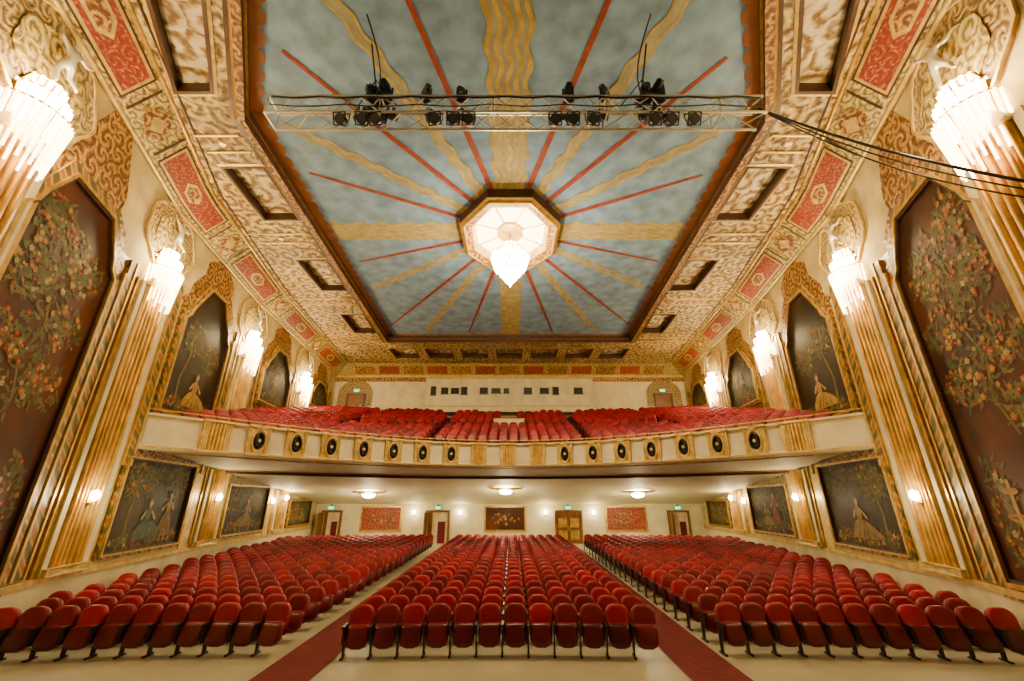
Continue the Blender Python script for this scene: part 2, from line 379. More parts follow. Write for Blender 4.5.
    mb.obj('trim_'+('3' if s<0 else '4'))
    for i,y in enumerate(PY):
        segs=[(-1.75,6.35)] if i<2 else [(-1.75,bot_z(bal_t(s*wallx(y)*.999,y))),(top_z(bal_t(s*wallx(y)*.999,y)),6.35)]
        e=empty('fluted_pilaster')
        for z0,z1 in segs:
            mb=MB(); nr=6; w=.60; rw_=w/nr
            prism(mb,s,[(y-w,z0),(y+w,z0),(y+w,z1),(y-w,z1)],0,.12,'groove')
            for r in range(nr):
                yc_=y-w+(r+.5)*2*rw_; prof=[(yc_-math.cos(j/6*math.pi)*rw_*.80,.12+.13*math.sin(j/6*math.pi)) for j in range(7)]
                vs=[P(s,a,z0,o) for a,o in prof]+[P(s,a,z1,o) for a,o in prof]; n=7
                mb.add(vs,[(j,j+1,n+j+1,n+j) for j in range(n-1)],'reed')
            for sg in(-1,1):
                a=y+sg*(w+.13); prism(mb,s,[(a-.10,z0),(a+.10,z0),(a+.10,z1),(a-.10,z1)],0,.17,'white')
                a=y+sg*(w+.33); prism(mb,s,[(a-.09,z0),(a+.09,z0),(a+.09,z1),(a-.09,z1)],0,.1,'gold')
            mb.obj('shaft',e,smooth=60)
            mb=MB(); prism(mb,s,[(y-.8,z0),(y+.8,z0),(y+.8,z0+.18),(y-.8,z0+.18)],0,.3,'gold2'); mb.obj('base',e)
        mb=MB()
        for j,(hw_,zz) in enumerate(((.66,6.3),(.56,6.45),(.44,6.6))):
            prism(mb,s,[(y-hw_,zz),(y+hw_,zz),(y+hw_*.9,zz+.15),(y-hw_*.9,zz+.15)],0,.34-.04*j,'gold2')
        mb.obj('capital',e)
        mb=MB(); cz=8.3; pts=[];po=[];pi_=[]
        for j in range(28):
            t=2*math.pi*j/28; k=1+.045*math.cos(7*t); c_=math.cos(t); s_=math.sin(t)*(1.0 if math.sin(t)<0 else 1.05)
            pts.append((y+1.42*k*c_,cz+1.12*k*s_)); po.append((y+1.5*k*c_,cz+1.19*k*s_)); pi_.append((y+.95*k*c_,cz+.75*k*s_))
        prism(mb,s,pts,0,.05,'tan'); ringp(mb,s,po,pts,0,.09,'gold2'); prism(mb,s,pi_,.0,.08,'frieze')
        mb.obj('plaster_medallion')

def statue_mesh():
    V=[(0,0,.52),(0,0,.66),(0,.0,.80),(0,0,.88),(0,0,.98),
       (.07,0,.5),(.10,-.03,.28),(.07,.03,.04),(.09,-.05,.0),
       (-.06,0,.5),(-.14,-.06,.34),(-.22,.05,.16),(-.26,.03,.12),
       (.12,0,.83),(.25,0,.92),(.30,-.04,1.10),
       (-.12,0,.83),(-.26,-.02,.78),(-.40,-.05,.90)]
    E=[(0,1),(1,2),(2,3),(3,4),(0,5),(5,6),(6,7),(7,8),(0,9),(9,10),(10,11),(11,12),(2,13),(13,14),(14,15),(2,16),(16,17),(17,18)]
    R=[.085,.065,.09,.035,.065,.065,.048,.03,.025,.065,.048,.03,.022,.04,.03,.02,.04,.03,.02]
    me=bpy.data.meshes.new('statuette'); me.from_pydata(V,E,[])
    o=bpy.data.objects.new('tmp',me); C.objects.link(o)
    sk=o.modifiers.new('s','SKIN'); o.modifiers.new('u','SUBSURF').levels=1
    for i,r in enumerate(R): me.skin_vertices[0].data[i].radius=(r,r); me.skin_vertices[0].data[i].use_root=(i==0)
    dg=bpy.context.evaluated_depsgraph_get(); out=bpy.data.meshes.new_from_object(o.evaluated_get(dg))
    bpy.data.objects.remove(o); out.materials.clear(); out.materials.append(M['silver']); out.shade_smooth(); return out
SM=statue_mesh()
def sconce(s,y):
    e=empty('crystal_wall_sconce'); mb=MB(); x0=s*(wallx(y)-.1)
    def q(r,a,z): return (x0-s*r*math.sin(a),y+r*math.cos(a),z)
    prism(mb,s,[(y-.35,6.5),(y+.35,6.5),(y+.5,7.4),(y+.3,7.9),(y-.3,7.9),(y-.5,7.4)],0,.12,'gold')
    for tier,(r0,r1,zt,zb,n,k) in enumerate(((.50,.60,7.1,6.2,17,'crystal2'),(.38,.48,7.5,6.8,13,'crystal'),(.2,.32,7.85,7.35,9,'crystal'))):
        for i in range(n):
            a=math.pi*i/(n-1); dz=(.60*abs(math.sin(a)) if i%2 else .35*abs(math.sin(a)))*(1 if tier==0 else .3)
            mb.cyl(q(r1,a,zt),q(r0,a,zb-dz),.036,k,.022,6)
        for i in range(n-1):
            a=math.pi*i/(n-1);b=math.pi*(i+1)/(n-1)
            mb.cyl(q(r1,a,zt),q(r1,b,zt),.03,'gold',n=6)
    mb.obj('crystal_rods',e,smooth=50)
    o=bpy.data.objects.new('statuette',SM); C.objects.link(o); o.parent=e
    o.location=(s*(wallx(y)-.35),y,7.9); o.rotation_euler=(0,0,math.pi/2*(1 if s>0 else -1)); o.scale=(1.15,)*3
    plight('sconce_light',(s*(wallx(y)-.70),y,7.45),390,(1,.75,.36),.18,e)
def small_sconce(loc,dx,dy,e_):
    e=empty('wall_light'); mb=MB(); x,y,z=loc
    mb.lathe((x+dx*.14,y+dy*.14,z),[(0.0,.16),(.05,.15),(.10,.06),(.11,0),(.06,-.09),(0,-.12)],'bulb',12)
    mb.box((x+dx*.03,y+dy*.03,z-.02),(.06+.12*abs(dy),.06+.12*abs(dx),.3),'gold'); mb.obj('shade',e,smooth=40)
    plight('wall_light_bulb',(x+dx*.32,y+dy*.32,z+.05),e_,(1,.77,.40),.08,e)
for s in(-1,1):
    for y in PY: sconce(s,y)
    for y in PY[1:]: small_sconce(P(s,y,.1,.26),-s,0,75 if y<15 else 64)
    small_sconce(P(s,25.3,-.05,.06),-s,0,16)

# ------------------------------------------------------------ frieze cove
NY=[NODES[0][0]]+[1+i*1.6 for i in range(20)]+[REAR]
NY=sorted(set([round(a,3) for a in NY]+[12.2,19.4,26.6])); NY=[a for a in NY if a<=REAR]
CZ0=9.5; CI=1.05
for s in(-1,1):
    e=empty('trim_5' if s<0 else 'trim_6'); mb=MB(); vs=[]
    for y in NY: vs+=[P(s,y,CZ0,.0),P(s,y,CZ0,.12),P(s,y,TOP,CI)]
    fs=[]
    for i in range(len(NY)-1): fs+=[(3*i,3*i+1,3*i+4,3*i+3),(3*i+1,3*i+2,3*i+5,3*i+4)]
    mb.add(vs,fs,'frieze')
    def F(y,t,o=0.03):
        return P(s,y,CZ0+(TOP-CZ0)*t-o*.75,.12+(CI-.12)*t+o*.66)
    def fpanel(y0,y1,t0,t1,k,o):
        n=4; vs=[]
        for i in range(n+1):
            y=y0+(y1-y0)*i/n; vs+=[F(y,t0,o),F(y,t1,o)]
        mb.add(vs,[(2*i,2*i+2,2*i+3,2*i+1) for i in range(n)],k)
    for c in(0.0,5.9,11.75,17.65,23.6,29.4):
        y0,y1=c-1.85,c+1.85
        if y0<-1: y0=-.9
        fpanel(y0,y1,.10,.90,'brown',.015); fpanel(y0+.06,y1-.06,.14,.86,'gold2',.02); fpanel(y0+.14,y1-.14,.2,.8,'redp',.03)
        m=(y0+y1)/2; vs=[F(m-.6,.5,.04),F(m-.3,.3,.04),F(m+.3,.3,.04),F(m+.6,.5,.04),F(m+.3,.7,.04),F(m-.3,.7,.04)]; mb.add(vs,[tuple(range(6))],'gold2'); vs=[F(m-.45,.5,.05),F(m-.24,.36,.05),F(m+.24,.36,.05),F(m+.45,.5,.05),F(m+.24,.64,.05),F(m-.24,.64,.05)]; mb.add(vs,[tuple(range(6))],'rust')
        if y1+2<REAR:
            fpanel(y1+.25,y1+.33,.1,.9,'brown',.03); fpanel(y1+1.85,y1+1.93,.1,.9,'brown',.03)
            yc=y1+1.1
            vs=[F(yc-.6,.5,.03),F(yc,.12,.03),F(yc+.6,.5,.03),F(yc,.88,.03)]; mb.add(vs,[(0,1,2,3)],'rust')
            vs=[F(yc-.3,.5,.045),F(yc,.3,.045),F(yc+.3,.5,.045),F(yc,.7,.045)]; mb.add(vs,[(0,1,2,3)],'gold2')
    mb.obj('frieze_panels',e)
    tube('lower_bead',[P(s,y,CZ0-.02,.1) for y in NY],.06,'gold2',e)
    tube('upper_bead',[P(s,y,TOP-.02,CI) for y in NY if y<REAR-.8],.06,'gold',e)
    tube('inner_bead',[P(s,y,TOP-.02,CI+.25) for y in NY if y<REAR-.9],.03,'brown',e)

# ------------------------------------------------------------ ceiling
half=[(4.2,3.0),(5.85,6.1),(7.5,9.0),(8.4,27.0)]
blue=[(-x,y) for x,y in half]+[(x,y) for x,y in reversed(half)]
RI=REAR-.85
outer=[( -(wallx(y)-CI),y) for y in NY if y<RI]+[(-(wallx(RI)-CI),RI)]
outer=outer+[(-x,y) for x,y in reversed(outer)]
def cof(s):
    L=[[(6.45,5.6),(7.9,8.1),(8.8,8.1),(7.6,5.6)]]
    for y0,y1 in((10.9,13.6),(16.6,19.5),(22.6,25.4)):
        xi=7.5+(8.4-7.5)*(y0-9)/18+.45; xo=wallx(y0)-CI-.6; xo=min(xo,xi+1.3)
        L.append([(xi,y0),(xi+.12,y1),(xo+.12,y1),(xo,y0)])
    L.append([(5.35,3.2),(6.3,5.0),(7.2,5.0),(6.5,3.2)])
    return [[(s*x,y) for x,y in q] for q in L]
coffers=cof(-1)+cof(1)
for i in range(-3,4):
    x=i*2.6; coffers.append([(x-.9,28.6),(x+.9,28.6),(x+.9,30.6),(x-.9,30.6)])
def tess(mb,loops,z,k):
    L=[[Vector((x,y,0)) for x,y in l] for l in loops]; flat=[p for l in L for p in l]
    tri=tessellate_polygon(L); mb.add([(p.x,p.y,z) for p in flat],[tuple(t) for t in tri],k)
ceil=empty('ceiling'); mb=MB()
tess(mb,[outer,blue]+coffers,TOP,'beige'); mb.obj('ornate_plaster_field',ceil)
def offs(poly,d):
    n=len(poly); A=sum(poly[i][0]*poly[(i+1)%n][1]-poly[(i+1)%n][0]*poly[i][1] for i in range(n)); sg=1 if A>0 else -1
    out=[]
    for i in range(n):
        p0=Vector(poly[i-1]);p=Vector(poly[i]);p1=Vector(poly[(i+1)%n])
        a=(p-p0).normalized();b=(p1-p).normalized()
        na=Vector((a.y,-a.x))*sg;nb=Vector((b.y,-b.x))*sg
        m=(na+nb).normalized(); k=d/max(.3,m.dot(na)); out.append((p.x+m.x*k,p.y+m.y*k))
    return out
def ring2(mb,a,b,za,zb,k):
    n=len(a); vs=[(x,y,za) for x,y in a]+[(x,y,zb) for x,y in b]
    mb.add(vs,[(i,(i+1)%n,n+(i+1)%n,n+i) for i in range(n)],k)
mb=MB()
for q in coffers:
    ring2(mb,q,q,TOP-.05,TOP+.3,'brown')
    ring2(mb,offs(q,.09),q,TOP-.05,TOP-.05,'brown'); ring2(mb,offs(q,.09),offs(q,.09),TOP,TOP-.05,'brown')
    ring2(mb,offs(q,.17),offs(q,.09),TOP-.02,TOP-.04,'gold2')
    tess(mb,[q],TOP+.28,'beige2')
mb.obj('coffers',ceil)
mb=MB()
for s in(-1,1):
    for y in(9.9,14.9,20.9,26.8):
        xi=7.5+.05*(y-9)+.5; xo=wallx(y)-CI-.3
        for dy in(-.32,.32): mb.box((s*(xi+xo)/2,y+dy,TOP-.02),(xo-xi,.06,.06),'gold2')
        nl=max(1,int((xo-xi)/.7))
        for j in range(nl):
            x=s*(xi+(xo-xi)*(j+.5)/nl)
            mb.add([(x-.26,y,TOP-.03),(x,y-.22,TOP-.03),(x+.26,y,TOP-.03),(x,y+.22,TOP-.03)],[(0,1,2,3)],'rust')
            mb.add([(x-.13,y,TOP-.05),(x,y-.11,TOP-.05),(x+.13,y,TOP-.05),(x,y+.11,TOP-.05)],[(0,1,2,3)],'gold2')
mb.obj('ribs',ceil)
mb=MB(); tess(mb,[offs(blue,.1)],BLUE,'blue'); mb.obj('painted_sky',ceil)
mb=MB()
ring2(mb,offs(blue,.0),offs(blue,-.06),TOP+.12,TOP+.12,'gold')
ring2(mb,blue,blue,TOP-.12,TOP+.12,'brown'); ring2(mb,offs(blue,-.06),offs(blue,-.06),TOP+.12,BLUE,'brown')
ring2(mb,offs(blue,.20),blue,TOP-.12,TOP-.12,'rust'); ring2(mb,offs(blue,.20),offs(blue,.28),TOP-.12,TOP-.02,'gold'); ring2(mb,offs(blue,.28),offs(blue,.38),TOP-.03,TOP-.03,'brown')
bi=offs(blue,-.06); n=len(bi)
for i in range(n):
    a=Vector(bi[i]); b=Vector(bi[(i+1)%n]); L=(b-a).length; m=max(2,int(L/.55)); d=(b-a)/L; nn=Vector((-d.y,d.x))
    cen=Vector((0,15))
    if (cen-a).dot(nn)<0: nn=-nn
    for j in range(m):
        c=a+d*(L*(j+.5)/m); r=L/m/2
        vs=[(c.x+d.x*r*math.cos(t)+nn.x*(r*.7*math.sin(t)+.16),c.y+d.y*r*math.cos(t)+nn.y*(r*.7*math.sin(t)+.16),BLUE-.015) for t in [math.pi*q/8 for q in range(9)]]
        vs+=[(c.x-d.x*r,c.y-d.y*r,BLUE-.015),(c.x+d.x*r,c.y+d.y*r,BLUE-.015)]
        mb.add(vs,[tuple(range(11))],'scallop')
mb.obj('sky_border',ceil)
CX,CY=0.12,14.9
def rmax(dx,dy):
    best=99; poly=offs(blue,-.12); n=len(poly)
    for i in range(n):
        ax,ay=poly[i];bx,by=poly[(i+1)%n]; ex,ey=bx-ax,by-ay; den=dx*ey-dy*ex
        if abs(den)<1e-9: continue
        t=((ax-CX)*ey-(ay-CY)*ex)/den; u=((ax-CX)*dy-(ay-CY)*dx)/den
        if t>0 and 0<=u<=1: best=min(best,t)
    return best
mb=MB()
def strip(dx,dy,r0,r1,off,w0,w1,amp,wl,k,z,ph=0):
    n=int((r1-r0)/.1); vs=[]
    for i in range(n+1):
        r=r0+(r1-r0)*i/n; o=off+amp*math.sin(2*math.pi*r/wl+ph); w=(w0+(w1-w0)*i/n)/2
        for q in(-w,w): vs.append((CX+dx*r-dy*(o+q),CY+dy*r+dx*(o+q),z))
    mb.add(vs,[(2*i,2*i+1,2*i+3,2*i+2) for i in range(n)],k)
for sg in(-1,1):
    for a in(14.6,37,64,108.5,142.6,166):
        r=math.radians(a); dx,dy=sg*math.sin(r),-math.cos(r); strip(dx,dy,2.2,rmax(dx,dy)-.7,0,.21,.11,0,.9,'ray_r',BLUE-.02)
    for a in(24.5,51.6,124.5,153):
        r=math.radians(a); dx,dy=sg*math.sin(r),-math.cos(r); R=rmax(dx,dy)-.8
        strip(dx,dy,2.2,R,0,.44,.16,.05,.9,'ray_b',BLUE-.012)
        for o,ph in((-.14,0),(.14,0)): strip(dx,dy,2.2,R-.3,o,.12,.06,.05,.9,'ray_g',BLUE-.02,ph)
for dx,dy in((0,-1),(0,1),(1,0),(-1,0)):
    R=rmax(dx,dy)-.35; dx0=dx
    strip(dx,dy,2.0,R,0,1.15,1.2,.07,1.0,'ray_b',BLUE-.012)
    for j in range(-2,3): strip(dx,dy,2.0,R,j*.25,.13,.13,.07,1.0,'ray_g',BLUE-.02)
mb.obj('painted_sunburst',ceil)

# ------------------------------------------------------------ chandelier
ch=empty('crystal_chandelier'); mb=MB()
sx,sy=1.85/math.cos(math.pi/8),2.4/math.cos(math.pi/8)
def octo(k,z): return [(CX+sx*k*math.cos(math.pi/8+i*math.pi/4),CY+sy*k*math.sin(math.pi/8+i*math.pi/4),z) for i in range(8)]
def oring(a,za,b,zb,k):
    vs=octo(a,za)+octo(b,zb); mb.add(vs,[(i,(i+1)%8,8+(i+1)%8,8+i) for i in range(8)],k)
oring(1.08,BLUE,1.08,BLUE-.40,'brown'); oring(1.08,BLUE-.40,1.0,BLUE-.48,'gold'); oring(1.0,BLUE-.48,.86,BLUE-.40,'rust'); oring(.86,BLUE-.40,.83,BLUE-.40,'gold'); oring(.83,BLUE-.40,.76,BLUE-.1,'gold2')
oring(.76,BLUE-.1,.3,BLUE-.06,'glow'); oring(.3,BLUE-.06,.28,BLUE-.14,'gold'); oring(.28,BLUE-.14,.01,BLUE-.14,'gold2')
for i in range(8):
    a,b=octo(.78,BLUE-.2)[i],octo(.3,BLUE-.12)[i]; mb.cyl(a,b,.03,'gold',n=6)
    a,b=octo(1.0,BLUE-.48)[i],octo(1.0,BLUE-.48)[(i+1)%8]; mb.cyl(a,b,.05,'gold',n=6)
mb.obj('octagonal_ceiling_rose',ch)
mb=MB()
mb.cyl((CX,CY,BLUE-.1),(CX,CY,8.3),.05,'gold')
tiers=[(.24,9.95,9,.28),(.48,9.62,16,.3),(.74,9.32,24,.34),(.66,9.05,22,.32),(.46,8.82,16,.3),(.30,8.62,11,.28),(.15,8.44,7,.24)]
for r,z,n,h in tiers:
    for i in range(n):
        t=2*math.pi*i/n; mb.gem((CX+r*math.cos(t),CY+r*math.sin(t),z),.055,h,'crystal'); mb.gem((CX+r*.9*math.cos(t+.1),CY+r*.9*math.sin(t+.1),z-.16),.045,h*.8,'crystal')
        mb.cyl((CX+r*math.cos(t),CY+r*math.sin(t),z+.1),(CX+r*math.cos(t+2*math.pi/n),CY+r*math.sin(t+2*math.pi/n),z+.1),.03,'gold',n=5,cap=False)
mb.gem((CX,CY,8.25),.12,.4,'crystal')
for i in range(8):
    t=math.pi/4*i; mb.cyl((CX,CY,9.75),(CX+.76*math.cos(t),CY+.76*math.sin(t),9.42),.02,'gold',n=5)
mb.obj('crystal_tiers',ch)
for i in range(4):
    t=math.pi/2*i+.78; plight('chandelier_bulb',(CX+1.2*math.cos(t),CY+1.4*math.sin(t),8.4),265,(1,.81,.50),.2,ch)

# ------------------------------------------------------------ rear wall
mb=MB(); w=wallx(33)+.1
mb.box((0,REAR+.1,3.6),(2*w,.2,14.0),'white'); mb.obj('wall_rear')
e=empty('trim_7'); mb=MB()
wr=wallx(REAR)
vs=[(-wr,REAR-.02,CZ0),(wr,REAR-.02,CZ0),(-(wr-CI),RI,TOP),(wr-CI,RI,TOP)]; mb.add(vs,[(0,1,3,2)],'frieze')
for i in range(-6,7):
    x=i*1.95; k='redp' if i%2 else 'rust'
    f=lambda x_,t:(x_,REAR-.06-(.83)*t,CZ0+(TOP-CZ0)*t-.04)
    mb.add([f(x-.8,.2),f(x+.8,.2),f(x+.8,.8),f(x-.8,.8)],[(0,1,2,3)],k)
mb.box((0,REAR-.06,CZ0-.05),(2*wr,.16,.14),'gold2'); mb.box((0,REAR-.03,CZ0-.32),(2*wr,.06,.34),'rust')
for sg in(-1,1):
    for cx in(12.4,):
        pts=[(sg*cx+1.4*math.cos(math.pi*j/12),REAR-.04,8.0+1.15*math.sin(math.pi*j/12)) for j in range(13)]
        mb.add(pts+[(sg*cx+1.4,REAR-.04,7.0),(sg*cx-1.4,REAR-.04,7.0)],[tuple([14]+list(range(12,-1,-1))+[13])],'tan')
mb.obj('rear_frieze',e)
mb=MB(); mb.box((0,REAR-.62,7.6),(13.0,1.2,2.6),'white'); mb.box((0,REAR-.64,8.95),(13.2,1.26,.12),'gold2')
for px,wd,hh in((438,6,.7),(449,8,.5),(459,9,.45),(468,7,.6),(487,9,.5),(499,10,.4),(509,6,.4),(530,9,.5),(546,10,.45),(557,7,.6),(579,10,.5)):
    x=(px-512)/418*33.4; mb.box((x,REAR-1.23,7.95),(wd*.07,.06,hh),'black'); mb.box((x,REAR-1.22,7.95-hh/2-.03),(wd*.085,.1,.05),'wood')
mb.box((0,REAR-1.24,6.75),(13,.08,.08),'gold2'); mb.obj('projection_booth')
def exit_sign(x,y,z):
    mb=MB(); mb.box((x,y,z),(.4,.08,.2),'green'); mb.box((x,y+.03,z),(.46,.06,.26),'black'); mb.box((x,y+.05,z+.16),(.1,.1,.1),'black'); mb.obj('exit_sign')
for sg in(-1,1):
    mb=MB(); x=sg*12.3; mb.box((x,REAR-.06,7.0),(1.5,.1,2.0),'brown'); mb.box((x,REAR-.12,7.0),(1.2,.05,1.8),'wood'); mb.box((x+.45,REAR-.16,7.0),(.06,.06,.2),'gold'); mb.obj('door_'+('5' if sg<0 else '6'))
    exit_sign(x,REAR-.12,8.25)
fz=floorz(33)
def door(n,x,wd,lit):
    e=empty('door_%d'%n); mb=MB(); h=2.05; y=REAR
    for sg in(-1,1): mb.box((x+sg*(wd/2+.07),y-.06,fz+h/2),(.14,.16,h),'wood')
    mb.box((x,y-.06,fz+h+.07),(wd+.28,.16,.14),'wood')
    if lit:
        mb.box((x,y-.01,fz+h/2),(wd,.02,h),'ind')
        mb.box((x-wd*.55,y-.4,fz+h/2),(.06,.75,h),'wood'); mb.box((x+wd*.2,y-.03,fz+h*.35),(wd*.35,.04,h*.7),'carpet'); mb.box((x-wd*.35,y-.04,fz+h*.5),(wd*.2,.04,h),'wood')
    else:
        for sg in(-1,1):
            mb.box((x+sg*wd/4,y-.04,fz+h/2),(wd/2-.02,.06,h),'wood')
            for zz in(.55,1.35): mb.box((x+sg*wd/4,y-.08,fz+zz),(wd/2-.22,.03,.6),'gold')
            mb.box((x+sg*.07,y-.11,fz+1.0),(.04,.05,.3),'gold2')
    mb.obj('leaf_and_frame',e)
door(1,-12.9,1.2,True); door(2,-5.2,1.5,True); door(3,4.3,1.7,False); door(4,12.3,1.3,True)
for x in(-13.0,-5.2,4.3,12.3): exit_sign(x,REAR-.1,fz+2.36)
for x in(-9.3,-.3,8.5):
    e=empty('framed_painting'); mb=MB(); y=REAR
    mb.box((x,y-.04,-1.25),(2.8,.06,1.55),'redp' if x<-1 or x>1 else 'muralA')
    for sg in(-1,1): mb.box((x,y-.07,-1.25+sg*.8),(3.0,.12,.1),'gold'); mb.box((x+sg*1.45,y-.07,-1.25),(.1,.12,1.6),'gold')
    for i in range(40):
        a=random.uniform(0,6.28); r=math.sqrt(random.random()); xx=x+1.0*r*math.cos(a); zz=-1.3+.45*r*math.sin(a); q=random.uniform(.04,.1)
        mb.add([(xx+q*math.cos(t*1.05),y-.075-.0001*i,zz+q*math.sin(t*1.05)) for t in range(6)],[tuple(range(6))],random.choice(['leaf','orange','redf','goldp','leaf2']))
    mb.obj('canvas_and_frame',e)
for px in(417,463,548,596): small_sconce(((px-512)*.073,REAR,-.85),0,-1,30)

# ------------------------------------------------------------ balcony
bal=empty('balcony'); nf,ntt=48,14
mb=MB()
def grid(fn,ts,k):
    vs=[]
    for t in ts:
        for i in range(nf+1):
            f=-1+2*i/nf; x,y=bal_xy(f,t); vs.append((x,y,fn(t)))
    fs=[(j*(nf+1)+i,j*(nf+1)+i+1,(j+1)*(nf+1)+i+1,(j+1)*(nf+1)+i) for j in range(len(ts)-1) for i in range(nf)]
    mb.add(vs,fs,k)
ts=[.012+(1-.012)*i/ntt for i in range(ntt+1)]
grid(top_z,ts,'carpet'); mb.obj('stepped_floor',bal)
mb=MB(); grid(bot_z,ts,'soffit'); mb.obj('soffit',bal,smooth=30)
xs=[-XE+2*XE*i/64 for i in range(65)]
def nrm(x): return Vector((-(.116*x),-1,0)).normalized()
prof=[(-.30,1.54,'white'),(0.10,1.54,'white'),(.16,1.60,'gold2'),(.16,1.66,'white'),(.04,1.72,'white'),(.0,2.52,'white'),(.06,2.58,'gold2'),(.12,2.64,'white'),(.12,2.72,'gold2'),(-.22,2.72,'carpet'),(-.22,1.9,'carpet')]
mb=MB()
for j in range(len(prof)-1):
    vs=[]
    for x in xs:
        n=nrm(x)
        for q in(prof[j],prof[j+1]): vs.append((x+n.x*q[0],yf(x)+n.y*q[0],q[1]))
    mb.add(vs,[(2*i,2*i+1,2*i+3,2*i+2) for i in range(64)],prof[j][2])
mb.obj('parapet',bal,smooth=30)
tube('brass_rail',[(x,yf(x),2.86) for x in xs],.025,'gold',bal)
mb=MB()
for x in xs[::4]: mb.cyl((x,yf(x),2.7),(x,yf(x),2.86),.02,'gold',n=6)
y=yf(0)+5.75; z=top_z(bal_t(0,y)); mb.box((0,y,z+.5),(2.0,.15,.7),'white'); mb.box((0,y,z+.87),(2.1,.2,.05),'gold2')
mb.obj('rails_and_low_walls',bal)
for tt,r,k in((.05,.05,'gold2'),(.30,.09,'brown'),(.315,.05,'gold')):
    tube('soffit_band',[(*bal_xy(-.985+1.97*i/48,tt),bot_z(tt)-.02) for i in range(49)],r,k,bal)
mb=MB()
vs=[]
for i in range(49):
    f=-.985+1.97*i/48
    for tt in(.27,.33): vs.append((*bal_xy(f,tt),bot_z(tt)-.015))
mb.add(vs,[(2*i,2*i+1,2*i+3,2*i+2) for i in range(48)],'rust'); mb.obj('soffit_frieze',bal)
pos=[]; x=0.0; acc=0; dxx=.01; nxt=1.5
while x<11.2:
    acc+=dxx*math.sqrt(1+(.116*x)**2); x+=dxx
    if acc>=nxt: pos.append(x); nxt+=1.42
allp=[0.0]+pos+[-p for p in pos]
for x in allp:
    n=nrm(x); rz=math.atan2(n.y,n.x)+math.pi/2; c=Vector((x,yf(x),2.2)); big=abs(x)>10.0; plainp=abs(x)<2
    e=empty('fascia_gilt_panel' if (big or plainp) else 'fascia_lamp'); mb=MB(); zc_=2.14
    u=Vector((-n.y,n.x,0)); W_=.92 if big else .80
    c2=c+n*.07; mb.box((c2.x,c2.y,zc_),(W_,.12,1.06),'gold',rz)
    c3=c+n*.13
    for q in(-.36,-.29,.29,.36):
        tx=u*q; mb.cyl((c3.x+tx.x,c3.y+tx.y,1.66),(c3.x+tx.x,c3.y+tx.y,2.62),.038,'gold2',n=8)
    if not(big or plainp):
        m=20
        # gilt oval collar, black drum, bright trim ring
        def oval(spec,k,cap=False):
            vs=[]
            for dd,rr in spec:
                for i in range(m):
                    t=2*math.pi*i/m; pp=c+n*dd+u*(.20*rr*math.cos(t)); vs.append((pp.x,pp.y,zc_+.36*rr*math.sin(t)))
            L=len(spec); fs=[(j*m+i,j*m+(i+1)%m,(j+1)*m+(i+1)%m,(j+1)*m+i) for j in range(L-1) for i in range(m)]
            if cap: fs.append(tuple(range((L-1)*m,L*m)))
            mb.add(vs,fs,k)
        oval([(.12,1.3),(.20,1.28),(.22,1.12),(.20,.98),(.14,.95)],'gold2')
        oval([(.13,.9),(.26,.86),(.30,.70),(.24,.62),(.18,.5)],'black',True)
        pp=c+n*.19
        mb.cyl((pp.x,pp.y,zc_),(pp.x+n.x*.06,pp.y+n.y*.06,zc_),.06,'gold2',n=12)
        for zz in(-.5,.5): mb.box((c3.x+n.x*.04,c3.y+n.y*.04,zc_+zz),(.34,.16,.10),'gold2',rz)
    else:
        for q in(-.18,-.06,.06,.18):
            tx=u*q; mb.cyl((c3.x+tx.x,c3.y+tx.y,1.66),(c3.x+tx.x,c3.y+tx.y,2.62),.055,'gold',n=8)
    mb.box((c3.x,c3.y,2.68),(W_+.08,.24,.08),'gold2',rz); mb.box((c3.x,c3.y,1.62),(W_,.22,.08),'gold2',rz)
    mb.obj('gilt_housing',e,smooth=40)
for x,y in((-8.9,28.3),(-.2,28.3),(8.2,28.3)):
    t=bal_t(x,y); z=bot_z(t)-.03; e=empty('ceiling_light'); mb=MB()
    mb.lathe((x,y,z),[(1.0,.05),(1.02,-.03),(.9,-.06),(.6,-.08)],'gold',24); mb.lathe((x,y,z),[(.6,-.05),(.62,-.1),(.5,-.12)],'brown',24)
    mb.lathe((x,y,z),[(.38,-.08),(.42,-.16),(.3,-.3),(0.01,-.36)],'bulb',20); mb.obj('dish',e,smooth=40)
    plight('ceiling_light_bulb',(x,y,z-.75),270,(1,.79,.44),.2,e)

